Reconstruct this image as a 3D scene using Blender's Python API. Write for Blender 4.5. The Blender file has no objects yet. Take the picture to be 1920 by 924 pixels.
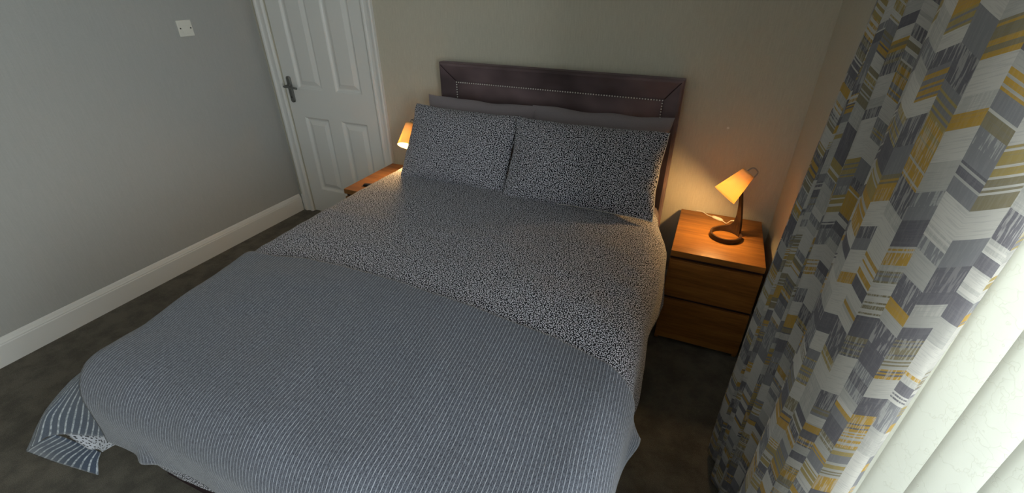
import bpy, bmesh, math, random
from mathutils import Vector, Matrix, noise
PI = math.pi
R = math.radians
C = bpy.context.scene.collection
sc = bpy.context.scene

# ------------------------------------------------------------------ camera
YAW, PITCH, ROLL, F = 0.393591, 0.530972, 0.0051702, 849.40
fw = Vector((-math.sin(YAW)*math.cos(PITCH), math.cos(YAW)*math.cos(PITCH), -math.sin(PITCH)))
rt = Vector((math.cos(YAW), math.sin(YAW), 0))
up = rt.cross(fw)
rt2 = rt*math.cos(ROLL) + up*math.sin(ROLL)
up2 = -rt*math.sin(ROLL) + up*math.cos(ROLL)
cam = bpy.data.cameras.new('camera')
camo = bpy.data.objects.new('camera', cam)
C.objects.link(camo)
m = Matrix((rt2, up2, -fw)).transposed().to_4x4()
m.translation = Vector((0.88743, -2.445276, 1.626097))
camo.matrix_world = m
cam.sensor_width = 36
cam.lens = F/1920*36
cam.shift_x = (960-972.795)/1920
cam.shift_y = (462.641-462)/1920
cam.clip_start = 0.02
sc.camera = camo

# ------------------------------------------------------------------ world, large lights, exposure
sc.view_settings.view_transform = 'Standard'
sc.view_settings.look = 'None'
sc.view_settings.gamma = 1
sc.view_settings.use_curve_mapping = False
sc.view_settings.exposure = 0.0
w = bpy.data.worlds.new('world'); sc.world = w; w.use_nodes = True
w.node_tree.nodes['Background'].inputs[0].default_value = (0.80, 0.90, 1.0, 1)
w.node_tree.nodes['Background'].inputs[1].default_value = 0.45

def area(name, loc, rot, sx, sy, power, col):
    l = bpy.data.lights.new(name, 'AREA'); l.shape = 'RECTANGLE'; l.size = sx; l.size_y = sy
    l.energy = power; l.color = col
    o = bpy.data.objects.new(name, l); C.objects.link(o); o.location = loc; o.rotation_euler = rot
    return o
WIN_E, REAR_E = 128, 4
area('daylight_side', (1.95, -2.35, 1.45), (0, R(90), 0), 1.9, 1.9, WIN_E, (0.93, 0.96, 1.0))
area('fill_rear', (0.35, -4.45, 1.5), (R(90), 0, 0), 1.5, 1.3, REAR_E, (0.86, 0.93, 1.0))  # fill light added behind the camera, outside the unseen rear opening

# ------------------------------------------------------------------ node helpers
class NT:
    def __init__(s, name):
        s.m = bpy.data.materials.new(name); s.m.use_nodes = True
        s.t = s.m.node_tree; s.n = s.t.nodes; s.l = s.t.links
        s.b = s.n['Principled BSDF']; s.out = s.n['Material Output']
    def new(s, typ, **kw):
        x = s.n.new(typ)
        for k, v in kw.items(): setattr(x, k, v)
        return x
    def set(s, sock, v):
        if isinstance(v, bpy.types.NodeSocket): s.l.new(v, sock)
        elif isinstance(v, (tuple, list)) and len(v) == 3 and sock.type == 'RGBA': sock.default_value = (*v, 1)
        else: sock.default_value = v
    def math(s, op, a, b=0.0, c=None):
        x = s.new('ShaderNodeMath', operation=op)
        s.set(x.inputs[0], a); s.set(x.inputs[1], b)
        if c is not None: s.set(x.inputs[2], c)
        return x.outputs[0]
    def mix(s, f, a, b, typ='MIX'):
        x = s.new('ShaderNodeMix', data_type='RGBA', blend_type=typ)
        s.set(x.inputs[0], f); s.set(x.inputs[6], a); s.set(x.inputs[7], b)
        return x.outputs[2]
    def noise(s, vec, scale, detail=3, rough=.6):
        x = s.new('ShaderNodeTexNoise'); x.inputs['Scale'].default_value = scale
        x.inputs['Detail'].default_value = detail; x.inputs['Roughness'].default_value = rough
        if vec is not None: s.l.new(vec, x.inputs['Vector'])
        return x.outputs['Fac']
    def mapr(s, v, a, b, c=0.0, d=1.0):
        x = s.new('ShaderNodeMapRange'); s.set(x.inputs[0], v)
        for i, q in enumerate((a, b, c, d)): x.inputs[i+1].default_value = q
        return x.outputs[0]
    def comb(s, x, y, z=0.0):
        c = s.new('ShaderNodeCombineXYZ'); s.set(c.inputs[0], x); s.set(c.inputs[1], y); s.set(c.inputs[2], z)
        return c.outputs[0]
    def coord(s, which='Object'):
        return s.new('ShaderNodeTexCoord').outputs[which]
    def xyz(s, v):
        x = s.new('ShaderNodeSeparateXYZ'); s.l.new(v, x.inputs[0]); return x.outputs
    def vmul(s, v, t):
        x = s.new('ShaderNodeVectorMath', operation='MULTIPLY'); s.l.new(v, x.inputs[0]); x.inputs[1].default_value = t
        return x.outputs[0]
    def bump(s, h, strength, dist=.002):
        x = s.new('ShaderNodeBump'); x.inputs['Strength'].default_value = strength
        x.inputs['Distance'].default_value = dist; s.l.new(h, x.inputs['Height'])
        s.l.new(x.outputs[0], s.b.inputs['Normal']); return x
    def base(s, col, rough=.6, spec=.3, sheen=0):
        s.set(s.b.inputs['Base Color'], col); s.b.inputs['Roughness'].default_value = rough
        s.b.inputs['Specular IOR Level'].default_value = spec
        if sheen: s.b.inputs['Sheen Weight'].default_value = sheen
        return s

def lin(r, g, b):
    f = lambda c: c/255/12.92 if c <= 10 else ((c/255+.055)/1.055)**2.4
    return (f(r), f(g), f(b))

def plain(name, col, rough=.5, spec=.3, metal=0):
    n = NT(name); n.base(col, rough, spec); n.b.inputs['Metallic'].default_value = metal
    nz = n.noise(n.coord(), 60, 3); n.bump(nz, .05, .001)
    return n.m

def wallpaper(name, c1, c2):
    n = NT(name); co = n.coord()
    v = n.noise(n.vmul(co, (260, 260, 14)), 1, 3)
    g = n.noise(n.vmul(co, (60, 60, 400)), 1, 2)
    h = n.math('ADD', v, n.math('MULTIPLY', g, .5))
    col = n.mix(n.mapr(h, .55, .95), c1, c2)
    bl = n.noise(co, 1.3, 3)
    col = n.mix(n.mapr(bl, .3, .7, 0, .12), col, tuple(x*.8 for x in c1))
    n.base(col, .75, .2); n.bump(h, .2, .0008); return n.m
M = {}
M['wall_side'] = wallpaper('wall_grey', lin(178, 178, 175), lin(184, 184, 181))
M['wall'] = wallpaper('wall_cream', lin(196, 190, 174), lin(208, 202, 186))
M['white'] = plain('gloss_white', lin(232, 231, 228), .35, .4)
M['ceiling'] = plain('ceiling_white', lin(228, 226, 218), .9, .1)
M['plate'] = plain('plate_white', lin(235, 232, 222), .3, .4)
M['chrome'] = plain('satin_chrome', lin(140, 140, 138), .28, .5, 1)
M['screw'] = plain('screw_metal', lin(70, 70, 68), .4, .5, .8)
M['upvc'] = plain('window_white', lin(235, 238, 238), .35, .4)
M['studmat'] = plain('crystal_stud', lin(238, 232, 226), .12, .9)
M['rail'] = plain('dark_bed_rail', lin(52, 38, 42), .8, .2)
M['mattress'] = plain('grey_fitted_sheet', lin(112, 104, 108), .85, .1)
M['cord'] = plain('lamp_cord', lin(225, 215, 200), .45, .3)
M['black'] = plain('black_plastic', lin(22, 22, 24), .4, .3)
M['greycord'] = plain('grey_flex', lin(170, 165, 158), .5, .3)

def carpet():
    n = NT('charcoal_carpet'); co = n.coord()
    a = n.noise(co, 420, 4, .8); b = n.noise(co, 9, 4, .65); c = n.noise(co, 70, 3)
    col = n.mix(n.mapr(a, .35, .68), lin(66, 62, 55), lin(148, 141, 127))
    col = n.mix(n.mapr(b, .4, .62, 0, .45), col, lin(34, 32, 28))
    n.base(col, .98, .05, .15)
    n.bump(n.math('ADD', a, n.math('MULTIPLY', c, .8)), .8, .006); return n.m
M['carpet'] = carpet()

def velvet():
    n = NT('aubergine_velvet'); co = n.coord()
    a = n.noise(n.vmul(co, (2.2, 2.2, 3.4)), 1.6, 2, .5)
    col = n.mix(n.mapr(a, .35, .7), lin(80, 68, 70), lin(128, 109, 112))
    n.base(col, .85, .1, .25); n.b.inputs['Sheen Roughness'].default_value = .35
    n.b.inputs['Sheen Tint'].default_value = (.8, .66, .72, 1)
    n.bump(n.noise(co, 600, 2), .2, .001); return n.m
M['velvet'] = velvet()

def wood(name, c1, c2, rough=.42):
    n = NT(name); co = n.coord()
    a = n.noise(n.vmul(co, (6, 90, 90)), 1, 5, .65)
    b = n.noise(n.vmul(co, (1.5, 22, 22)), 1, 3, .5)
    f = n.math('ADD', n.math('MULTIPLY', a, .6), n.math('MULTIPLY', b, .5))
    n.base(n.mix(n.mapr(f, .38, .72), c1, c2), rough, .35); n.bump(a, .12, .0006); return n.m
M['oak'] = wood('oak_veneer', lin(108, 68, 28), lin(160, 108, 50))
M['darkwood'] = wood('dark_bent_wood', lin(30, 20, 15), lin(58, 40, 30), .4)

def fabric_spots(name, dark, light, scale, lo, hi, inv=False):
    n = NT(name); uv = n.coord('UV')
    wv = n.new('ShaderNodeTexNoise'); wv.inputs['Scale'].default_value = scale*.6; n.l.new(uv, wv.inputs['Vector'])
    off = n.new('ShaderNodeVectorMath', operation='MULTIPLY_ADD')
    n.l.new(wv.outputs['Color'], off.inputs[0]); k = .75/scale; off.inputs[1].default_value = (k, k, 0); n.l.new(uv, off.inputs[2])
    v = n.new('ShaderNodeTexVoronoi'); v.voronoi_dimensions = '2D'; v.inputs['Scale'].default_value = scale
    n.l.new(off.outputs[0], v.inputs['Vector'])
    f = n.mapr(v.outputs['Distance'], lo, hi, 1, 0)
    th = n.noise(uv, 900, 2)
    light2 = n.mix(n.mapr(th, .3, .7), tuple(x*.82 for x in light), light)
    col = n.mix(f, dark, light2)
    n.base(col, .88, .12, .15); n.bump(th, .25, .0008); return n.m
M['duvet'] = fabric_spots('spotted_duvet_cotton', lin(13, 14, 26), lin(232, 232, 244), 200, .26, .42)
M['duvet_back'] = fabric_spots('white_reverse_cotton', lin(214, 216, 226), lin(26, 26, 38), 60, .20, .30)
M['duvet_hem'] = plain('pale_piping', lin(200, 196, 188), .8, .1)

def plainfab(name, c, rough=.9):
    n = NT(name); uv = n.coord(); th = n.noise(uv, 700, 2)
    n.base(n.mix(n.mapr(th, .3, .7), tuple(x*.85 for x in c), tuple(x*1.1 for x in c)), rough, .1, .2)
    n.bump(th, .3, .0008); return n.m
M['greyfab'] = plainfab('plain_grey_cotton', lin(138, 129, 134))

def throw_mat(name, ground, ground2, line, pitch, wid, skew, str_=.75):
    n = NT(name); x = n.xyz(n.coord('UV'))
    wob = n.noise(n.comb(n.math('MULTIPLY', x[0], 3), n.math('MULTIPLY', x[1], 3)), 1, 2)
    u = n.math('ADD', n.math('MULTIPLY_ADD', x[1], skew, x[0]), n.math('MULTIPLY', wob, .012))
    fr = n.math('FRACT', n.math('DIVIDE', u, pitch))
    d = n.math('ABSOLUTE', n.math('SUBTRACT', fr, .5))
    f = n.mapr(d, wid, wid*.5, 0, 1)
    yarn = n.noise(n.comb(n.math('MULTIPLY', x[0], 500), n.math('MULTIPLY', x[1], 120)), 1, 3, .7)
    yarn2 = n.noise(n.comb(n.math('MULTIPLY', x[0], 300), n.math('MULTIPLY', x[1], 900)), 1, 2, .7)
    g = n.mix(n.mapr(n.math('ADD', n.math('MULTIPLY', yarn, .5), n.math('MULTIPLY', yarn2, .5)), .38, .62), ground, ground2)
    brk = n.mapr(n.noise(n.comb(n.math('MULTIPLY', x[0], 90), n.math('MULTIPLY', x[1], 60)), 1, 2), .3, .62, .15, str_)
    n.base(n.mix(n.math('MULTIPLY', f, brk), g, line), .92, .1, .3)
    n.bump(n.math('ADD', f, yarn), .5, .0015); return n.m
M['throw'] = throw_mat('slate_throw_cloth', lin(26, 28, 36), lin(122, 126, 138), lin(210, 213, 224), .0105, .11, .09, .62)
M['throw_back'] = throw_mat('throw_reverse_cloth', lin(60, 70, 86), lin(88, 98, 114), lin(205, 212, 218), .021, .17, 0, .95)

def curtain_mat():
    n = NT('chevron_curtain_cloth'); x = n.xyz(n.coord('UV'))
    W, H = .029, .0205
    cu = n.math('DIVIDE', x[0], W)
    ci = n.math('FLOOR', cu); cf = n.math('SUBTRACT', n.math('FRACT', cu), .5)
    par = n.math('MULTIPLY_ADD', n.math('FLOORED_MODULO', ci, 2.0), 2.0, -1.0)
    v2 = n.math('MULTIPLY_ADD', n.math('MULTIPLY', cf, par), W*.56, x[1])
    rv = n.math('DIVIDE', v2, H); r0 = n.math('FLOOR', rv); pr_ = n.math('FLOOR', n.math('DIVIDE', rv, 2.0))
    wp = n.new('ShaderNodeTexWhiteNoise', noise_dimensions='3D'); n.l.new(n.comb(ci, pr_, 7.0), wp.inputs['Vector'])
    big = n.math('GREATER_THAN', wp.outputs['Value'], .5)
    ri = n.math('ADD', n.math('MULTIPLY', big, n.math('MULTIPLY', pr_, 2.0)), n.math('MULTIPLY', n.math('SUBTRACT', 1.0, big), r0))
    rf = n.math('SUBTRACT', rv, ri)
    wn = n.new('ShaderNodeTexWhiteNoise', noise_dimensions='2D'); n.l.new(n.comb(ci, ri), wn.inputs['Vector'])
    h = wn.outputs['Value']; hc = n.xyz(wn.outputs['Color'])
    def ramp(fac, stops):
        r = n.new('ShaderNodeValToRGB'); r.color_ramp.interpolation = 'CONSTANT'; e = r.color_ramp.elements
        e[0].position = 0; e[0].color = (*stops[0][1], 1); e[1].position = stops[1][0]; e[1].color = (*stops[1][1], 1)
        for p, c in stops[2:]:
            q = e.new(p); q.color = (*c, 1)
        n.l.new(fac, r.inputs[0]); return r.outputs[0]
    pale, pale2, grey, dark, mus, mus2, tau = lin(196, 191, 184), lin(178, 174, 168), lin(134, 132, 134), lin(112, 108, 113), lin(184, 148, 72), lin(166, 146, 94), lin(138, 128, 104)
    c1 = ramp(h, [(0, pale), (.18, grey), (.34, pale2), (.48, dark), (.62, mus), (.74, pale), (.80, mus2), (.90, tau)])
    c2 = ramp(hc[1], [(0, pale), (.35, dark), (.5, pale2), (.68, mus), (.8, grey)])
    # slim bands that run with the slant of a block, and fine hatching across it
    band = n.math('FLOOR', n.math('MULTIPLY', rf, 6.0))
    wb = n.new('ShaderNodeTexWhiteNoise', noise_dimensions='3D'); n.l.new(n.comb(ci, ri, band), wb.inputs['Vector'])
    bandy = n.math('MULTIPLY', n.math('GREATER_THAN', wb.outputs['Value'], .6), n.math('GREATER_THAN', hc[0], .6))
    col = n.mix(bandy, c1, c2)
    hat = n.noise(n.comb(n.math('MULTIPLY', x[0], 480), n.math('MULTIPLY', v2, 30), h), 1, 2, .5)
    hf = n.math('MULTIPLY', n.mapr(hat, .5, .56), n.mapr(hc[2], .45, .6, .06, .5))
    col = n.mix(hf, col, pale)
    hat2 = n.noise(n.comb(n.math('MULTIPLY', x[0], 40), n.math('MULTIPLY', v2, 520), h), 1, 2, .5)
    col = n.mix(n.mapr(hat2, .52, .62, 0, .22), col, lin(132, 130, 132))
    slub = n.noise(n.comb(n.math('MULTIPLY', x[0], 900), n.math('MULTIPLY', x[1], 900)), 1, 2)
    n.base(col, .88, .1, .1); n.bump(slub, .25, .0008)
    tr = n.new('ShaderNodeBsdfTranslucent'); n.l.new(col, tr.inputs[0])
    ms = n.new('ShaderNodeMixShader'); ms.inputs[0].default_value = .24
    n.l.new(n.b.outputs[0], ms.inputs[1]); n.l.new(tr.outputs[0], ms.inputs[2]); n.l.new(ms.outputs[0], n.out.inputs[0])
    return n.m
M['curtain'] = curtain_mat()

def translucent(name, col, fac, rough=.6, bump=None):
    n = NT(name); n.base(col, rough, .2)
    if bump == 'crinkle':
        v = n.new('ShaderNodeTexVoronoi', feature='DISTANCE_TO_EDGE'); v.inputs['Scale'].default_value = 16
        nz = n.new('ShaderNodeTexNoise'); nz.inputs['Scale'].default_value = 9; nz.inputs['Detail'].default_value = 4
        n.l.new(n.coord(), nz.inputs['Vector'])
        ad = n.new('ShaderNodeVectorMath', operation='MULTIPLY_ADD'); n.l.new(nz.outputs['Color'], ad.inputs[0])
        ad.inputs[1].default_value = (.35, .35, .35); n.l.new(n.coord(), ad.inputs[2]); n.l.new(ad.outputs[0], v.inputs['Vector'])
        ln = n.mapr(v.outputs['Distance'], 0, .02, 1, 0)
        n.bump(ln, .35, .002)
        col = n.mix(n.math('MULTIPLY', ln, .14), col, lin(206, 202, 182)); n.set(n.b.inputs['Base Color'], col)
    if bump == 'holes':
        uv = n.xyz(n.coord('UV'))
        a = n.math('ABSOLUTE', n.math('SUBTRACT', n.math('FRACT', n.math('MULTIPLY', uv[0], 60)), .5))
        b = n.math('ABSOLUTE', n.math('SUBTRACT', n.math('FRACT', n.math('MULTIPLY', uv[1], 22)), .5))
        dd = n.math('ADD', n.math('MULTIPLY', a, a), n.math('MULTIPLY', b, b))
        f = n.mapr(dd, .02, .06, .35, 0)
        col = n.mix(f, col, lin(214, 176, 128)); n.set(n.b.inputs['Base Color'], col)
    tr = n.new('ShaderNodeBsdfTranslucent'); n.set(tr.inputs[0], col)
    ms = n.new('ShaderNodeMixShader'); ms.inputs[0].default_value = fac
    n.l.new(n.b.outputs[0], ms.inputs[1]); n.l.new(tr.outputs[0], ms.inputs[2]); n.l.new(ms.outputs[0], n.out.inputs[0])
    return n.m
M['vane'] = translucent('crinkled_blind_cloth', lin(233, 233, 227), .45, .7, 'crinkle')
M['shade'] = translucent('lamp_shade_cloth', lin(252, 224, 170), .30, .5, 'holes')

def emit(name, col, s):
    n = NT(name); e = n.new('ShaderNodeEmission'); e.inputs[0].default_value = (*col, 1); e.inputs[1].default_value = s
    n.l.new(e.outputs[0], n.out.inputs[0]); return n.m
M['bulb'] = emit('bulb_glow', (1.0, .72, .36), 14)
def glass():
    n = NT('window_glass'); g = n.new('ShaderNodeBsdfGlossy'); g.inputs['Roughness'].default_value = .02
    t = n.new('ShaderNodeBsdfTransparent'); t.inputs[0].default_value = (.94, .97, .96, 1)
    ms = n.new('ShaderNodeMixShader'); ms.inputs[0].default_value = .07
    n.l.new(t.outputs[0], ms.inputs[1]); n.l.new(g.outputs[0], ms.inputs[2]); n.l.new(ms.outputs[0], n.out.inputs[0]); return n.m
M['glass'] = glass()

# ------------------------------------------------------------------ mesh helpers
def obj(name, bm, mat=None, parent=None, smooth=False, loc=None, rot=None):
    me = bpy.data.meshes.new(name)
    bmesh.ops.recalc_face_normals(bm, faces=bm.faces)
    bm.to_mesh(me); bm.free()
    if mat: me.materials.append(M[mat])
    if smooth:
        for p in me.polygons: p.use_smooth = True
    o = bpy.data.objects.new(name, me); C.objects.link(o)
    if parent is not None: o.parent = parent
    if loc is not None: o.location = loc
    if rot is not None: o.rotation_euler = rot
    return o
def raw(name, verts, faces, mat=None, parent=None, smooth=True, uvs=None, mat2=None):
    me = bpy.data.meshes.new(name); me.from_pydata([tuple(v) for v in verts], [], faces); me.update()
    if uvs:
        ul = me.uv_layers.new(name='UVMap')
        for lp in me.loops: ul.data[lp.index].uv = uvs[lp.vertex_index]
    if mat: me.materials.append(M[mat])
    if mat2: me.materials.append(M[mat2])
    if smooth:
        for p in me.polygons: p.use_smooth = True
    o = bpy.data.objects.new(name, me); C.objects.link(o)
    if parent is not None: o.parent = parent
    return o
def box(bm, x0, x1, y0, y1, z0, z1, bev=0.0, seg=2):
    b2 = bmesh.new()
    bmesh.ops.create_cube(b2, size=1)
    for v in b2.verts:
        v.co = Vector(((x0+x1)/2+v.co.x*(x1-x0), (y0+y1)/2+v.co.y*(y1-y0), (z0+z1)/2+v.co.z*(z1-z0)))
    if bev > 0: bmesh.ops.bevel(b2, geom=b2.edges[:], offset=bev, segments=seg, affect='EDGES', profile=.5)
    vs = {v: bm.verts.new(v.co) for v in b2.verts}
    for f in b2.faces: bm.faces.new([vs[v] for v in f.verts])
    b2.free()
def boxobj(name, x0, x1, y0, y1, z0, z1, mat, parent=None, bev=0.0):
    bm = bmesh.new(); box(bm, x0, x1, y0, y1, z0, z1, bev); return obj(name, bm, mat, parent)
def prism(bm, prof, path_a, path_b, ax):
    """extrude profile (list of 3D points at path_a) to the same points moved by (path_b - path_a)"""
    d = Vector(path_b)-Vector(path_a)
    a = [bm.verts.new(Vector(path_a)+Vector(p)) for p in prof]
    b = [bm.verts.new(Vector(path_a)+Vector(p)+d) for p in prof]
    n = len(prof)
    for i in range(n): bm.faces.new((a[i], a[(i+1) % n], b[(i+1) % n], b[i]))
    bm.faces.new(a); bm.faces.new(b[::-1])
def tube(bm, pts, r, n=10):
    pts = [Vector(p) for p in pts]; rings = []
    for i, p in enumerate(pts):
        t = (pts[min(i+1, len(pts)-1)]-pts[max(i-1, 0)]).normalized()
        a = t.cross(Vector((0, 0, 1)))
        if a.length < .05: a = t.cross(Vector((0, 1, 0)))
        a.normalize(); b = t.cross(a)
        rr = r[i] if isinstance(r, (list, tuple)) else r
        rings.append([bm.verts.new(p+(a*math.cos(2*PI*k/n)+b*math.sin(2*PI*k/n))*rr) for k in range(n)])
    for i in range(len(rings)-1):
        for k in range(n): bm.faces.new((rings[i][k], rings[i][(k+1) % n], rings[i+1][(k+1) % n], rings[i+1][k]))
    bm.faces.new(rings[0]); bm.faces.new(rings[-1][::-1])
def spline(pts, n=8):
    P = [Vector(p) for p in pts]; P = [2*P[0]-P[1]]+P+[2*P[-1]-P[-2]]; out = []
    for i in range(1, len(P)-2):
        for k in range(n):
            t = k/n; a, b, c, d = P[i-1], P[i], P[i+1], P[i+2]
            out.append(.5*((2*b)+(c-a)*t+(2*a-5*b+4*c-d)*t*t+(-a+3*b-3*c+d)*t**3))
    out.append(P[-2]); return out
def empty(name, loc=(0, 0, 0), rz=0, label=None, cat=None, group=None):
    o = bpy.data.objects.new(name, None); C.objects.link(o); o.location = loc; o.rotation_euler = (0, 0, rz)
    o.empty_display_size = .1
    tag(o, label, cat, group); return o
def tag(o, label=None, cat=None, group=None, kind=None):
    if label: o['label'] = label
    if cat: o['category'] = cat
    if group: o['group'] = group
    if kind: o['kind'] = kind
    return o
def struct(o): o['kind'] = 'structure'; return o
def copy_tree(o, parent=None):
    c = o.copy(); C.objects.link(c)
    if parent is not None: c.parent = parent
    for ch in [q for q in bpy.data.objects if q.parent == o]: copy_tree(ch, c)
    return c
def nz(x, y, z=0): return noise.noise(Vector((x, y, z)))

# ------------------------------------------------------------------ room shell
XL, XR, YF, CH = -2.047, 1.296, -4.2, 2.45
T = .12
DL, DR, DH = -1.932, -1.152, 1.985      # door opening
struct(boxobj('floor', XL-T, XR+.35, YF-.3, T, -.1, 0, 'carpet'))
struct(boxobj('ceiling', XL-T, XR+.35, YF-.3, T, CH, CH+.1, 'ceiling'))
struct(boxobj('wall_left', XL-T, XL, YF-.3, T, 0, CH, 'wall_side'))
bm = bmesh.new()
box(bm, XL, DL, 0, T, 0, CH); box(bm, DL, DR, 0, T, DH, CH); box(bm, DR, XR+.3, 0, T, 0, CH)
wb = struct(obj('wall_back', bm, 'wall'))
WY0, WY1, WZ0, WZ1 = -3.35, -1.50, .48, 2.2
bm = bmesh.new()
TR = .28
box(bm, XR, XR+TR, WY1, 0, 0, CH); box(bm, XR, XR+TR, YF-.3, WY0, 0, CH)
box(bm, XR, XR+TR, WY0, WY1, 0, WZ0); box(bm, XR, XR+TR, WY0, WY1, WZ1, CH)
struct(obj('wall_right', bm, 'wall'))
RX0, RX1, RZ0, RZ1 = -.45, 1.15, .85, 2.15  # opening in the unseen rear wall, put in for the fill light
bm = bmesh.new()
box(bm, XL, RX0, YF-.25, YF, 0, CH); box(bm, RX1, XR, YF-.25, YF, 0, CH)
box(bm, RX0, RX1, YF-.25, YF, 0, RZ0); box(bm, RX0, RX1, YF-.25, YF, RZ1, CH)
struct(obj('wall_front', bm, 'wall'))

def win(name, horiz, a0, a1, z0, z1, p):
    """frame + glass; horiz 'y': window in an x=p plane spanning y a0..a1"""
    e = empty(name, (0, 0, 0)); struct(e)
    def bb(bm, u0, u1, w0, w1, t=.03):
        if horiz == 'y': box(bm, p-t, p+t, u0, u1, w0, w1, .004)
        else: box(bm, u0, u1, p-t, p+t, w0, w1, .004)
    bm = bmesh.new(); f = .06
    bb(bm, a0, a0+f, z0, z1); bb(bm, a1-f, a1, z0, z1); bb(bm, a0+f, a1-f, z0, z0+f); bb(bm, a0+f, a1-f, z1-f, z1)
    mid = (a0+a1)/2; bb(bm, mid-.03, mid+.03, z0+f, z1-f)
    fr = obj('window_frame', bm, 'upvc', e)
    bm = bmesh.new(); bb(bm, a0+f, mid-.03, z0+f, z1-f, .004); bb(bm, mid+.03, a1-f, z0+f, z1-f, .004)
    obj('window_pane', bm, 'glass', e)
    return e
e = win('window_1', 'y', WY0, WY1, WZ0, WZ1, XR+.22)
boxobj('window_sill', XR-.03, XR+.19, WY0-.0, WY1-.0, WZ0, WZ0+.025, 'upvc', e, .004)
win('fill_window', 'x', RX0, RX1, RZ0, RZ1, YF-.18)  # unseen rear window, added to let fill light into the room

# skirting boards: tall flat board with a moulded top
def skirting(name, a, b, inward, h=.137, t=.02):
    a, b, i = Vector(a), Vector(b), Vector(inward)
    pr = [(0, 0), (t, 0), (t, h*.76), (t*.86, h*.79), (t*.86, h*.83), (t*.62, h*.88), (t*.5, h*.93), (t*.3, h*.98), (t*.1, h), (0, h)]
    bm = bmesh.new(); prism(bm, [i*x+Vector((0, 0, z)) for x, z in pr], a, b, None)
    return struct(obj(name, bm, 'white'))
skirting('baseboard_left', (XL, YF, 0), (XL, -.021, 0), (1, 0, 0))
struct(boxobj('trim_1', XL+.0205, -2.009, -.018, 0, 0, .137, 'white', None, .002))
skirting('baseboard_back', (DR+.087, 0, 0), (XR-.021, 0, 0), (0, -1, 0), .137, .018)
skirting('baseboard_right', (XR, YF, 0), (XR, 0, 0), (-1, 0, 0), .137, .018)

# door: 4 raised-and-fielded panels, architrave, stop bead, lever handle
d = empty('door_1', ((DL+DR)/2, 0, 0)); struct(d)
dx = (DL+DR)/2
panels = [(-1.812, -1.592, .205, .772), (-1.478, -1.257, .205, .772), (-1.812, -1.592, .968, 1.86), (-1.478, -1.257, .968, 1.86)]
bm = bmesh.new()
xs = [DL+.004, -1.812, -1.592, -1.478, -1.257, DR-.004]; zs = [.006, .205, .772, .968, 1.86, DH-.004]
Y0 = .006
for i in range(5):
    for j in range(5):
        if i in (1, 3) and j in (1, 3):
            x0, x1, z0, z1 = xs[i]-dx, xs[i+1]-dx, zs[j], zs[j+1]
            rings = [(0, Y0), (.006, Y0+.004), (.013, Y0+.011), (.02, Y0+.013), (.026, Y0+.013), (.052, Y0+.003), (.054, Y0+.002)]
            prev = None
            for ins, y in rings:
                r_ = [bm.verts.new((x0+ins, y, z0+ins)), bm.verts.new((x1-ins, y, z0+ins)), bm.verts.new((x1-ins, y, z1-ins)), bm.verts.new((x0+ins, y, z1-ins))]
                if prev:
                    for k in range(4): bm.faces.new((prev[k], prev[(k+1) % 4], r_[(k+1) % 4], r_[k]))
                prev = r_
            bm.faces.new(prev)
        else:
            bm.faces.new([bm.verts.new((x-dx, Y0, z)) for x, z in ((xs[i], zs[j]), (xs[i+1], zs[j]), (xs[i+1], zs[j+1]), (xs[i], zs[j+1]))])
bmesh.ops.remove_doubles(bm, verts=bm.verts, dist=.0001)
box(bm, xs[0]-dx, xs[-1]-dx, Y0+.016, Y0+.04, zs[0], zs[-1])
for x in (xs[0], xs[-1]):
    s_ = .0005 if x == xs[0] else -.0005
    bm.faces.new([bm.verts.new((x-dx, y, z)) for y, z in ((Y0, zs[0]), (Y0+.016, zs[0]), (Y0+.016, zs[-1]), (Y0, zs[-1]))])
obj('door_leaf', bm, 'white', d)
def arch(bm, x0, x1, flip):
    w_ = x1-x0
    pr = [(0, 0), (0, .012), (.06, .017), (.14, .013), (.22, .013), (.4, .016), (.7, .022), (.85, .021), (.93, .013), (1, .010), (1, 0)]
    # thick towards the wall side, thin at the opening
    prof = [((x1-u*w_) if flip else (x0+u*w_), -y, 0) for u, y in pr]
    prism(bm, prof, (0, 0, 0), (0, 0, DH+.07), None)
bm = bmesh.new()
pr1 = [(-dx-2.046, 0, 0)]
def arch2(bm, xo, xi):
    """xo outer edge, xi inner (opening) edge; ridge profile"""
    w_ = xi-xo
    pr = [(0, 0), (0, .020), (.10, .024), (.24, .022), (.34, .015), (.5, .013), (.66, .013), (.76, .018), (.88, .018), (1, .010), (1, 0)]
    prism(bm, [(xo+u*w_-dx, -y, 0) for u, y in pr], (0, 0, 0), (0, 0, DH+.06), None)
arch2(bm, -2.008, DL-.004); arch2(bm, DR+.086, DR+.004)
box(bm, -2.008-dx, DR+.086-dx, -.022, 0, DH+.004, DH+.075, .003)
obj('door_architrave', bm, 'white', d)
bm = bmesh.new()
def oval(y, k): return [bm.verts.new((-1.879-dx+(.018-k)*math.copysign(abs(math.cos(a))**.8, math.cos(a)), y, .957+(.071+(.018-k)*abs(math.sin(a)))*(1 if math.sin(a) >= 0 else -1))) for a in [2*PI*(q+.5)/40 for q in range(40)]]
ra, rb, rc = oval(Y0+.001, 0), oval(-.004, 0), oval(-.008, .005)
for p_, q_ in ((ra, rb), (rb, rc)):
    for q in range(40): bm.faces.new((p_[q], p_[(q+1) % 40], q_[(q+1) % 40], q_[q]))
bm.faces.new(rc)
obj('handle_plate', bm, 'chrome', d)
bm = bmesh.new()
hx, hz_ = -1.879-dx, .985
tube(bm, [(hx, 0, hz_), (hx, -.012, hz_)], [.014, .013], 16)
tube(bm, spline([(hx, -.01, hz_), (hx, -.045, hz_), (hx+.012, -.056, hz_), (hx+.05, -.057, hz_+.001), (hx+.085, -.054, hz_-.002), (hx+.112, -.05, hz_-.006)], 6), .0075, 12)
obj('handle_lever', bm, 'chrome', d, True)
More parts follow.
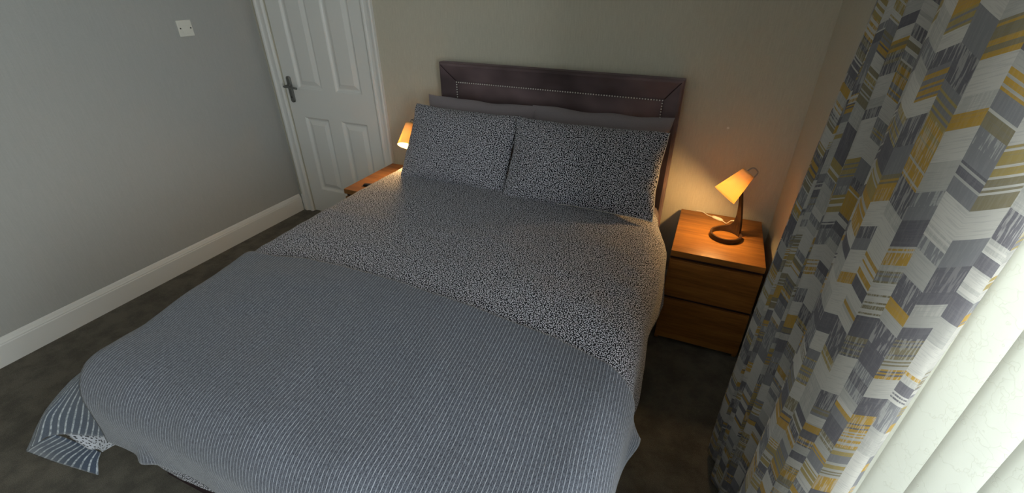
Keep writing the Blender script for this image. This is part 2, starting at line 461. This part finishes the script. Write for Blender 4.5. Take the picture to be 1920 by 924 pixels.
bm = bmesh.new(); tube(bm, [(hx, -.004, .905), (hx, -.009, .905)], .006, 12)
obj('key_escutcheon', bm, 'screw', d, True)

# wall plate on the left wall
sy, sz = -.494, 1.378
p = empty('switch_plate', (XL, sy, sz), 0, 'small square white electrical plate with two screws on the grey side wall', 'wall plate')
boxobj('face_plate', 0, .009, -.043, .043, -.043, .043, 'plate', p, .003)
boxobj('centre_cover', .009, .0125, -.021, .021, -.028, .015, 'plate', p, .0015)
for s in (-1, 1):
    bm = bmesh.new(); tube(bm, [(.008, s*.0305, 0), (.0102, s*.0305, 0)], .004, 12); obj('screw', bm, 'screw', p)
bm = bmesh.new(); tube(bm, [(.984, -.0006, 1.006), (.984, .001, 1.006)], .006, 10); obj('filler_spot', bm, 'plate', wb)

# ------------------------------------------------------------------ bed
H0, H1, HT = -.593, .750, 1.227
bed = empty('bed', (.078, 0, 0), 0, 'double bed with a tall aubergine velvet headboard edged in crystal studs', 'bed')
bx = .078
yb, yo, yi = -.032, -.090, -.046
bw, zb = .095, .03
bm = bmesh.new()
def ring(x0, x1, z1, y): return [(x0-bx, y, zb), (x0-bx, y, z1), (x1-bx, y, z1), (x1-bx, y, zb)]
levels = [ring(H0, H1, HT, yb), ring(H0, H1, HT, yo+.012), ring(H0+.006, H1-.006, HT-.006, yo+.002), ring(H0+.016, H1-.016, HT-.016, yo),
          ring(H0+.05, H1-.05, HT-.058, yo+.020), ring(H0+.084, H1-.084, HT-.102, yi), ring(H0+.088, H1-.088, HT-.106, yi+.006), ring(H0+.094, H1-.094, HT-.113, yi+.001)]
vl = [[bm.verts.new(q) for q in r_] for r_ in levels]
for a, b in zip(vl, vl[1:]):
    for k in range(3): bm.faces.new((a[k], a[k+1], b[k+1], b[k]))
bm.faces.new(vl[-1]); bm.faces.new(vl[0][::-1])
for k in (0, 3):
    bm.faces.new([l[k] for l in levels and vl]) if False else None
hb = obj('headboard', bm, 'velvet', bed)
# quilted softness of the centre panel
bm = bmesh.new()
NX, NZ = 60, 40
x0, x1, z0, z1 = H0+.096-bx, H1-.096-bx, .2, HT-.115
g = [[bm.verts.new((x0+(x1-x0)*i/NX, yi-.002-.004*min(1, 12*min(i/NX, 1-i/NX, (1-j/NZ)))+.002*nz(i*.3, j*.25), z0+(z1-z0)*j/NZ)) for j in range(NZ+1)] for i in range(NX+1)]
for i in range(NX):
    for j in range(NZ): bm.faces.new((g[i][j], g[i+1][j], g[i+1][j+1], g[i][j+1]))
obj('centre_panel', bm, 'velvet', hb, True)
for sg, hx_ in ((1, H0), (-1, H1)):
    bm = bmesh.new()
    tube(bm, [(hx_+sg*.014-bx, yo-.001, HT-.014), (hx_+sg*.05-bx, yo+.018, HT-.058), (hx_+sg*.084-bx, yi-.001, HT-.102)], .0022, 6)
    obj('mitre_seam', bm, 'rail', hb, True)
# studs
sm = bmesh.new(); bmesh.ops.create_icosphere(sm, subdivisions=2, radius=.0038)
stud0 = None
sxl, sxr, szt = H0+.091-bx, H1-.091-bx, HT-.1085
pos = [(sxl+(sxr-sxl)*i/83, szt) for i in range(84)] + [(sxl, szt-.0138*k) for k in range(1, 9)] + [(sxr, szt-.0138*k) for k in range(1, 9)]
for q in pos:
    if stud0 is None: s_ = stud0 = obj('stud', sm, 'studmat', hb, True)
    else: s_ = stud0.copy(); C.objects.link(s_)
    s_.location = (q[0], yi-.006, q[1])
bm = bmesh.new()
for sx_ in (sxl, sxr):
    for k in range(9, 40):
        bmesh.ops.create_icosphere(bm, subdivisions=1, radius=.0036, matrix=Matrix.Translation((sx_, yi-.006, szt-.0138*k)))
tag(obj('stud_row', bm, 'studmat', hb, True), kind='stuff')
# frame
for s, nm in ((-1, 'side_rail'), (1, 'side_rail')):
    xx = (-.60 if s < 0 else .745)-bx
    boxobj(nm, xx-.015, xx+.015, -2.0, -.1, .14, .34, 'rail', bed, .006)
boxobj('foot_rail', -.60-bx, .745-bx, -2.03, -2.0, .14, .34, 'rail', bed, .006)
for xx in (-.56, .705):
    for yy in (-.2, -1.96):
        boxobj('leg', xx-.03-bx, xx+.03-bx, yy-.03, yy+.03, 0, .16, 'rail', bed, .004)
boxobj('slat_base', -.58-bx, .725-bx, -1.99, -.11, .28, .33, 'rail', bed)
mat_ = boxobj('mattress', -.60, .745, -2.0, -.11, .335, .60, 'mattress', None, .05)
tag(mat_, 'mattress lying on the double bed, almost hidden under the spotted duvet', 'mattress')

# ---- cloth draped over the mattress
CX, AH, B0, BF, RR, TOP = .052, .675, -.285, -1.975, .11, .655
def wr(a, b):
    """small wrinkles shared by every layer of bedding"""
    return (.010*nz(a*2.2, b*2.2, 1)+.0055*nz(a*6+b*1.5, b*5, 3)+.0022*nz(a*16+b*5, b*13, 7)
            + .003*nz(a*3.0, b*14, 5)*max(0, min(1, (b+1.4)*2)))
def drape(a, b, lift=0.0, splay=.03, wave=0.0):
    """a: metres across from the centre line, b: world y along the bed (runs past the foot)"""
    sgn = 1 if a > 0 else -1
    wide = 0
    if a < 0: wide = .10*max(0, min(1, (b+1.85)/.55))*min(1, max(0, (-a-.25)/.4))
    if a > 0: wide = .075*max(0, min(1, (b+.58)/.28))*min(1, max(0, (a-.3)/.4))
    ea = max(0, abs(a)-AH); eb = max(0, BF-b)
    dd = math.hypot(ea, eb); r = RR+lift
    crown = .030*(1-min(1, abs(a)/AH)**2.2) * (1-.35*min(1, max(0, (BF-b+.3)/.3))) - .012*min(1, max(0, (-b-1.2)))
    n_ = wr(a, b)
    x = CX+sgn*min(abs(a), AH)-wide; y = max(b, BF); z = TOP+lift+crown
    if dd <= 0: return Vector((x, y, z+n_)), Vector((0, 0, 1))
    th = min(dd/r, PI/2); rest = max(0, dd-r*PI/2)
    hh = r*math.sin(th)+rest*(splay+wave*min(1, rest*8)); drop = r*(1-math.cos(th))+rest
    ux, uy = sgn*ea/dd, -eb/dd
    nn = Vector((ux*math.sin(th), uy*math.sin(th), math.cos(th)))
    return Vector((x+ux*hh, y+uy*hh, z-drop)) + nn*n_, nn

def clothgrid(name, a0, a1, b0, b1, na, nb, lift, mat, edge=None, keep=None, thick=.008, mat2=None, wavef=None, parent=None):
    vs, uv = [], []
    for j in range(nb+1):
        for i in range(na+1):
            s, t = i/na, j/nb
            a = a0+(a1-a0)*s; b = b0+(b1-b0)*t
            if edge: a, b = edge(a, b, s, t)
            wv = wavef(a, b) if wavef else 0
            p_, _ = drape(a, b, lift, wave=wv)
            vs.append(p_); uv.append((a, b))
    fs = []
    for j in range(nb):
        for i in range(na):
            q = (j*(na+1)+i, (j+1)*(na+1)+i, (j+1)*(na+1)+i+1, j*(na+1)+i+1)
            if keep:
                a = sum(uv[k][0] for k in q)/4; b = sum(uv[k][1] for k in q)/4
                if not keep(a, b): continue
            fs.append(q)
    used = sorted({k for f in fs for k in f}); mp = {k: i for i, k in enumerate(used)}
    o = raw(name, [vs[k] for k in used], [tuple(mp[k] for k in f) for f in fs], mat, parent, True, [uv[k] for k in used], mat2)
    sd = o.modifiers.new('thickness', 'SOLIDIFY'); sd.thickness = thick; sd.offset = -1
    if mat2: sd.material_offset = 1; sd.material_offset_rim = 0
    return o

def duvet_edge(a, b, s, t):
    return a+.006*math.sin(b*9)*(1 if s in (0, 1) else 0), b
def dwave(a, b):
    return .05*math.sin(b*11+(2 if a > 0 else 0)) if abs(a) > AH else .05*math.sin(a*13)
cornercut = lambda a, b: not ((abs(a) > AH+.13) and b < BF-.13)
duvet = clothgrid('duvet', -(AH+.42), AH+.42, B0, BF-.332, 150, 160, .0, 'duvet', None, lambda a, b: not (b < BF-.03 and a < -(AH+.075)+.13*min(1, (BF-.03-b)/.15)) and not (a < -(AH+.15) and b > -.60), .02, 'duvet_back', dwave)
tag(duvet, 'dark navy duvet cover with tiny white spots, spread over the bed', 'duvet')

HEM = [(-1.1, -1.37), (-.76, -1.395), (-.58, -1.392), (-.46, -1.37), (-.2, -1.372), (.25, -1.405), (.54, -1.42), (.67, -1.445), (.80, -1.475), (.96, -1.50), (1.2, -1.52)]
def hemline(a):
    for (a0, b0), (a1, b1) in zip(HEM, HEM[1:]):
        if a <= a1: return b0+(b1-b0)*(a-a0)/(a1-a0)
    return HEM[-1][1]
THB = -1.37
def throw_edge(a, b, s, t):
    # the head-side hem wanders; the effect dies out down the cloth
    k = max(0, 1-t/.4)
    return a, b+k*(hemline(a)-THB)
def twave(a, b):
    if a > AH:
        u = (b+1.51)/.10
        return .04+.42*math.exp(-u*u*(1.0 if u > 0 else 2.2))+.05*math.sin(b*16)
    if b < BF: return .05*math.sin(a*12+1)+.03*math.sin(a*27)+.16*math.exp(-((a+.46)/.03)**2)
    return 0
throw = clothgrid('throw_blanket', -(AH+.34), AH+.285, THB, BF-.305, 170, 130, .016, 'throw', throw_edge,
                  lambda a, b: not (b < BF-.03 and a < -(AH+.085)+.115*min(1, (BF-.03-b)/.15)), .006, 'throw_back', twave)
tag(throw, 'slate grey pinstriped throw blanket spread across the foot of the bed', 'throw blanket')

# turned-out corner of the throw at the foot of the bed
def loft(name, rows, mat, parent, n=6, uvs=.0, thick=.005, uvdir=0, wr_=.003):
    """rows of equal-length 3D point lists, smoothed both ways"""
    rs = [spline(r_, n) for r_ in rows]
    cols = [spline([r_[k] for r_ in rs], n) for k in range(len(rs[0]))]
    W_, H_ = len(cols), len(cols[0]); vs, uv, fs = [], [], []
    for i in range(W_):
        for j in range(H_):
            p_ = cols[i][j]; vs.append(p_+Vector((0, 0, wr_*nz(p_.x*14, p_.y*14, p_.z*14))))
    lw = [sum((cols[i+1][j]-cols[i][j]).length for j in range(0, H_, 4))/max(1, len(range(0, H_, 4))) for i in range(W_-1)]
    acc = [0]
    for q in lw: acc.append(acc[-1]+q)
    lh = [0]
    for j in range(H_-1): lh.append(lh[-1]+sum((cols[i][j+1]-cols[i][j]).length for i in range(0, W_, 4))/max(1, len(range(0, W_, 4))))
    for i in range(W_):
        for j in range(H_): uv.append((acc[i], lh[j]) if uvdir == 0 else (lh[j], acc[i]))
    for i in range(W_-1):
        for j in range(H_-1): fs.append((i*H_+j, i*H_+j+1, (i+1)*H_+j+1, (i+1)*H_+j))
    o = raw(name, vs, fs, mat, parent, True, uv)
    sd = o.modifiers.new('thickness', 'SOLIDIFY'); sd.thickness = thick; sd.offset = 0
    return o
# each row runs from the panel edge at the foot, through the inner valley, to the outer lip
rowsA = [
    [(-.640, -2.02, .635), (-.665, -2.01, .625), (-.69, -2.0, .612), (-.705, -1.985, .605), (-.724, -1.96, .598)],
    [(-.605, -2.055, .585), (-.67, -2.045, .572), (-.735, -2.045, .562), (-.755, -2.035, .562), (-.785, -2.025, .550)],
    [(-.600, -2.066, .51), (-.70, -2.06, .492), (-.825, -2.075, .468), (-.85, -2.08, .468), (-.884, -2.07, .462)],
    [(-.604, -2.074, .45), (-.73, -2.075, .415), (-.880, -2.105, .398), (-.93, -2.12, .385), (-1.000, -2.12, .335)],
    [(-.606, -2.080, .40), (-.74, -2.10, .360), (-.896, -2.135, .330), (-.985, -2.17, .275), (-1.084, -2.18, .20)],
]
fold = loft('turned_corner', rowsA, 'throw_back', throw, 6, thick=.005)
fold['label'] = 'turned-out corner showing the bolder striped reverse'
rowsC = [
    [(-.896, -2.135, .330), (-.985, -2.17, .275), (-1.084, -2.18, .20)],
    [(-.915, -2.11, .26), (-.985, -2.15, .215), (-1.050, -2.163, .16)],
    [(-.925, -2.085, .19), (-.965, -2.12, .155), (-1.005, -2.14, .113)],
    [(-.925, -2.065, .13), (-.925, -2.085, .10), (-.914, -2.107, .062)],
]
f2 = loft('hanging_tip', rowsC, 'throw_back', throw, 6, thick=.005, uvdir=1)
rowsD = [
    [(-.875, -2.118, .345), (-.77, -2.095, .367), (-.606, -2.078, .405)],
    [(-.860, -2.115, .31), (-.77, -2.09, .325), (-.624, -2.078, .365)],
    [(-.800, -2.108, .27), (-.765, -2.098, .28), (-.735, -2.100, .285)],
]
f3 = loft('turned_hem', rowsD, 'duvet_back', duvet, 6, thick=.004)
f3['label'] = 'white reverse of the cover with dark dashes'

# ---- pillows
def pillow(name, width, height, thick, mat, loc, lean, rz, label, group, seed, piping=None, droop=0.0):
    o = empty(name, loc, rz, label, 'pillow', group)
    N, K = 48, 34
    def P(u, v, side):
        cu = 1-.035*(1-v*v)*abs(u)**3; cv = 1-.05*(1-u*u)*abs(v)**3
        x = u*width/2*cu; y_ = v*height/2*cv
        t = thick/2*(max(0, 1-abs(u)**2.6))**.55*(max(0, 1-abs(v)**2.6))**.55
        t *= 1+.12*nz(u*2+seed, v*2, seed)+.06*nz(u*5, v*5, seed+4)
        w_ = .004*nz(u*4+seed, v*3, 2)+.002*nz(u*11, v*9, seed)
        x *= 1-droop*(1-v)*.5
        q = Vector((x+.006*nz(v*3, seed, u), -side*t+w_, y_+.008*nz(u*2.5, seed, 9)))
        return q
    vs, uv, fs = [], [], []
    for side in (1, -1):
        base = len(vs)
        for i in range(N+1):
            for j in range(K+1):
                u = math.sin(PI/2*(2*i/N-1)); v = math.sin(PI/2*(2*j/K-1))
                vs.append(P(u, v, side)); uv.append((u*width/2+seed*.3, v*height/2+side))
        for i in range(N):
            for j in range(K):
                f = (base+i*(K+1)+j, base+(i+1)*(K+1)+j, base+(i+1)*(K+1)+j+1, base+i*(K+1)+j+1)
                fs.append(f if side == 1 else f[::-1])
    rot = Matrix.Rotation(-lean, 4, 'X')
    cover = raw('pillowcase', [rot @ v for v in vs], fs, mat, o, True, uv)
    wd = cover.modifiers.new('weld', 'WELD'); wd.merge_threshold = .0005
    if piping:
        path = [P(math.sin(PI/2*(2*i/40-1)), -1, 0) for i in range(41)] + [P(1, math.sin(PI/2*(2*j/30-1)), 0) for j in range(1, 31)]
        bm = bmesh.new(); tube(bm, [rot @ (q+Vector((0, -.001, 0))) for q in path], .0022, 6)
        obj('piping', bm, piping, o, True)['label'] = 'thin pale edge'
    return o
lean = R(33)
pillow('pillow', .68, .455, .115, 'greyfab', (-.305, -.195, .835), R(13), R(-1), 'plain grey pillow against the headboard behind the left spotted pillow', 'plain grey pillows at the headboard', 1.3, None, .12)
pillow('pillow', .73, .455, .115, 'greyfab', (.372, -.195, .84), R(13), R(0), 'plain grey pillow against the headboard behind the right spotted pillow', 'plain grey pillows at the headboard', 3.1, None, .14)
pillow('pillow', .67, .42, .145, 'duvet', (-.345, -.348, .840), R(31), R(-3), 'spotted navy pillow on the left, partly tucked behind its neighbour', 'spotted navy pillows on the bed', 5.7)
pillow('pillow', .755, .415, .15, 'duvet', (.362, -.394, .850), R(31), R(1), 'spotted navy pillow on the right, nearest the bedside lamp with the switch cord', 'spotted navy pillows on the bed', 8.2, 'duvet_hem')

# ------------------------------------------------------------------ bedside chests
NW, ND, NH = .40, .48, .55
ns = empty('bedside_chest', (.8477+NW/2, -.0207, 0), 0, 'oak two-drawer bedside chest in the corner by the curtain, lamp and switch cord on top', 'bedside chest', 'oak bedside chests')
hw = NW/2
boxobj('top_panel', -hw, hw, -ND, 0, NH-.030, NH, 'oak', ns, .0015)
boxobj('side_panel', -hw, -hw+.018, -ND+.030, 0, 0, NH-.0305, 'oak', ns, .001)
boxobj('side_panel', hw-.018, hw, -ND+.030, 0, 0, NH-.0305, 'oak', ns, .001)
boxobj('back_panel', -hw+.018, hw-.018, -.012, -.004, .02, NH-.03, 'oak', ns)
boxobj('front_rail', -hw+.001, hw-.001, -ND+.0197, -ND+.0299, .255, .31, 'rail', ns)
boxobj('front_rail', -hw+.001, hw-.001, -ND+.0197, -ND+.0299, .47, NH-.031, 'rail', ns)
boxobj('plinth', -hw+.018, hw-.018, -ND+.05, -ND+.066, 0, .05, 'oak', ns)
for z0, z1 in ((.035, .275), (.295, .500)):
    dr = boxobj('drawer', -hw+.001, hw-.001, -ND+.002, -ND+.0195, z0, z1, 'oak', ns, .0015)
    bm = bmesh.new()
    box(bm, -hw+.03, -hw+.042, -ND+.031, -.05, z0+.03, z1-.02); box(bm, hw-.042, hw-.03, -ND+.031, -.05, z0+.03, z1-.02)
    box(bm, -hw+.03, hw-.03, -ND+.031, -.05, z0+.02, z0+.03)
    obj('drawer_box', bm, 'oak', dr)
ns2 = copy_tree(ns); ns2.location = (-1.0421+NW/2, -.0535, 0)
ns2['label'] = 'oak bedside chest beside the white door, mostly hidden by the bed'

# ------------------------------------------------------------------ lamps
LAMP_W = 6.5
def lamp(loc, rz, label, cord):
    o = empty('table_lamp', loc, rz, label, 'lamp', 'bent-wood table lamps')
    rad, th = .073, .009
    bm = bmesh.new(); N = 96; vs = []
    def hgt(t):     # t 0..1 round the loop, starting at the post
        a = t*360
        if a < 12: return .245
        k = max(0, 1-(a-12)/100)
        return .023+.217*k**7+.032*k**1.5
    rows = []
    for i in range(N+1):
        t = i/N*.985; ang = 2*PI*t; hh = hgt(t); row = []
        for j in range(13):
            z = hh*j/12
            ln = -.045*(max(0, z-.02)/.225)**1.3    # the post leans in over the loop
            for rr in (rad, rad-th):
                row.append(bm.verts.new((rr*math.cos(ang)+ln, rr*math.sin(ang), z)))
        rows.append(row)
    for i in range(N):
        a, b = rows[i], rows[i+1]
        for j in range(12):
            bm.faces.new((a[2*j], b[2*j], b[2*j+2], a[2*j+2])); bm.faces.new((a[2*j+1], a[2*j+3], b[2*j+3], b[2*j+1]))
        bm.faces.new((a[24], b[24], b[25], a[25])); bm.faces.new((a[0], a[1], b[1], b[0]))
    for r_ in (rows[0], rows[-1]):
        for j in range(12): bm.faces.new((r_[2*j], r_[2*j+2], r_[2*j+3], r_[2*j+1]))
    b_ = obj('base', bm, 'darkwood', o); b_['label'] = 'dark bent-wood loop rising into a post'
    # shade: cone frustum tipped forward
    c0 = Vector((.030, 0, .333)); c1 = Vector((-.055, 0, .222)); ax = (c1-c0).normalized()
    s1 = Vector((0, 1, 0)); s2 = ax.cross(s1)
    NS = 64; vs, uv, fs = [], [], []
    for j in range(13):
        t = j/12; r0 = .031+(.058-.031)*t
        for i in range(NS+1):
            a = 2*PI*i/NS; vs.append(c0+(c1-c0)*t+(s1*math.cos(a)+s2*math.sin(a))*r0); uv.append((i/NS, t))
    for j in range(12):
        for i in range(NS): fs.append((j*(NS+1)+i, j*(NS+1)+i+1, (j+1)*(NS+1)+i+1, (j+1)*(NS+1)+i))
    sh = raw('shade', vs, fs, 'shade', o, True, uv); sh['label'] = 'glowing pale orange cone'
    sd = sh.modifiers.new('thickness', 'SOLIDIFY'); sd.thickness = .0015
    bm = bmesh.new(); tube(bm, [c0+ax*.004, c0+ax*.006], .0305, 32); obj('shade_cap', bm, 'plate', o)
    bm = bmesh.new(); tube(bm, [c0+ax*.006, c0+ax*.045], .014, 16); obj('lamp_holder', bm, 'plate', o)
    bm = bmesh.new()
    prof = [(.045, .012), (.055, .014), (.068, .021), (.082, .0235), (.094, .020), (.102, .011), (.104, .003)]
    tube(bm, [c0+ax*a for a, _ in prof], [r_ for _, r_ in prof], 20); obj('bulb', bm, 'bulb', o, True)
    bm = bmesh.new()
    tube(bm, spline([c0-ax*.002-s2*.012, c0-ax*.022-s2*.002+Vector((0, 0, .004)), c0-ax*.030+s2*.018, c0-ax*.018+s2*.036, Vector((.036, .004, .27)), Vector((.04, .005, .24))], 6), .003, 8)
    obj('flex_loop', bm, 'greycord', o, True)
    l = bpy.data.lights.new('lamp_light', 'POINT'); l.energy = LAMP_W; l.color = (1.0, .60, .22); l.shadow_soft_size = .02
    lo = bpy.data.objects.new('lamp_light', l); C.objects.link(lo); lo.parent = o; lo.location = c0+ax*.128
    if cord:
        inv = Matrix.Rotation(-rz, 3, 'Z')
        L = lambda x, y, z: inv @ (Vector((x, y, z))-Vector(loc))
        bm = bmesh.new()
        tube(bm, spline([L(1.105, -.175, .60), L(1.092, -.155, .588), L(1.078, -.135, .562), L(1.067, -.110, .5545), L(1.055, -.095, .5545)], 6), .0026, 8)
        obj('cord', bm, 'cord', o, True); bm = bmesh.new()
        tube(bm, spline([L(1.01, -.07, .556), L(.985, -.055, .5535), L(.955, -.022, .5535), L(.925, -.0215, .5535)], 6), .0026, 8)
        obj('cord', bm, 'cord', o, True)
        bm = bmesh.new()
        a, b = L(1.060, -.098, .556), L(1.006, -.068, .556)
        tube(bm, [a, a+(b-a)*.12, a+(b-a)*.3, a+(b-a)*.5, a+(b-a)*.7, a+(b-a)*.88, b], [.0035, .0075, .009, .0095, .009, .0075, .0035], 12)
        obj('cord_switch', bm, 'cord', o, True)
    return o
lamp((1.075, -.27, .55), R(23), 'lit table lamp on the right-hand chest, its white switch cord beside it', True)
lamp((-.750, -.216, .55), R(100), 'lit table lamp by the door, half hidden behind the left spotted pillow', False)
bm = bmesh.new(); box(bm, -.015, .015, -.06, .06, 0, .012, .005, 3)
rm = obj('remote_control', bm, 'black', None, True, (-.905, -.43, .55), (0, 0, R(-75)))
tag(rm, 'small black handset at the duvet edge on the chest beside the door', 'remote control')

# ------------------------------------------------------------------ vertical blind
vb = empty('vertical_blind', (1.36, (WY0+WY1)/2, .52), 0, 'white crinkle-textured vertical blind behind the patterned curtain', 'blind')
vy = (WY0+WY1)/2
me0 = None
VX, VP, VW = 1.345, .1095, .127
v0 = -1.624
k = -1
ang = R(26)
while True:
    yf = v0-k*VP
    if yf-.12 < -2.14: break
    if me0 is None:
        bm = bmesh.new(); NV = 10; rr_ = []
        for i in range(NV+1):
            t = i/NV; x = math.sin(ang)*VW*t; y = -math.cos(ang)*VW*t; bow = -.006*math.sin(PI*t)
            x += bow*math.cos(ang); y += bow*math.sin(ang)
            rr_.append((bm.verts.new((x, y, 0)), bm.verts.new((x, y, 1.60))))
        for i in range(NV): bm.faces.new((rr_[i][0], rr_[i+1][0], rr_[i+1][1], rr_[i][1]))
        vn = obj('vane', bm, 'vane', vb, True); me0 = vn
        sd = vn.modifiers.new('thickness', 'SOLIDIFY'); sd.thickness = .0008
    else:
        vn = me0.copy(); C.objects.link(vn)
    vn.location = (VX-1.36, yf-vy, .03)
    k += 1
boxobj('head_rail', -.03, .05, WY0-vy+.02, WY1-vy-.02, 1.635, 1.675, 'upvc', vb, .004)

# ------------------------------------------------------------------ curtain
cp = [(1.265, -1.03), (1.19, -1.055), (1.150, -1.095), (1.175, -1.135), (1.205, -1.155), (1.185, -1.185), (1.160, -1.215), (1.190, -1.255), (1.222, -1.275),
      (1.200, -1.305), (1.175, -1.335), (1.215, -1.375), (1.268, -1.42), (1.274, -1.48), (1.268, -1.545), (1.205, -1.585), (1.150, -1.61), (1.134, -1.645), (1.142, -1.69), (1.168, -1.74), (1.205, -1.772), (1.240, -1.782), (1.262, -1.772)]
path0 = spline([(x, y, 0) for x, y in cp], 8)
NZc = 90; ZT = 2.30; ZB = .02
L_ = [0]
for a, b in zip(path0, path0[1:]): L_.append(L_[-1]+(b-a).length)
FUL = 1.0
vs, uv, fs = [], [], []
n_ = len(path0)
for j in range(NZc+1):
    z = ZB+(ZT-ZB)*j/NZc
    for i, q in enumerate(path0):
        t = i/(n_-1)
        # gentle sway of the folds down their length
        far = max(0, 1-t*2.2)
        dx_ = far*(.042*((z-.55)/1.0)**2-.012) + .006*nz(z*1.6, t*6, 2)
        dx_ += .022*max(0, 1-abs(t-.72)*4.5)*max(0, (.75-z))
        dy_ = .010*nz(z*1.3, t*5, 8) + (.0 if t < .8 else .02*(t-.8)*math.sin(z*3))
        x = q.x+dx_; x = min(x, 1.275)
        vs.append((x, q.y+dy_, z)); uv.append((L_[i]*1.0, z))
for j in range(NZc):
    for i in range(n_-1): fs.append((j*n_+i, j*n_+i+1, (j+1)*n_+i+1, (j+1)*n_+i))
cu = raw('curtain', vs, fs, 'curtain', None, True, uv)
sd = cu.modifiers.new('thickness', 'SOLIDIFY'); sd.thickness = .003; sd.offset = 0
tag(cu, 'full-length curtain with grey, white and mustard chevron blocks beside the window', 'curtain')
cr = empty('curtain_rail', (1.215, -2.3, 2.33), 0, 'white curtain rail above the window holding the patterned curtain', 'curtain rail')
bm = bmesh.new(); tube(bm, [(0, -1.2, 0), (0, 1.35, 0)], .014, 12); obj('rail', bm, 'upvc', cr, True)
for yy in (-1.1, 0.1, 1.25): boxobj('bracket', -.01, .08, yy-.01, yy+.01, -.012, .012, 'upvc', cr, .002)
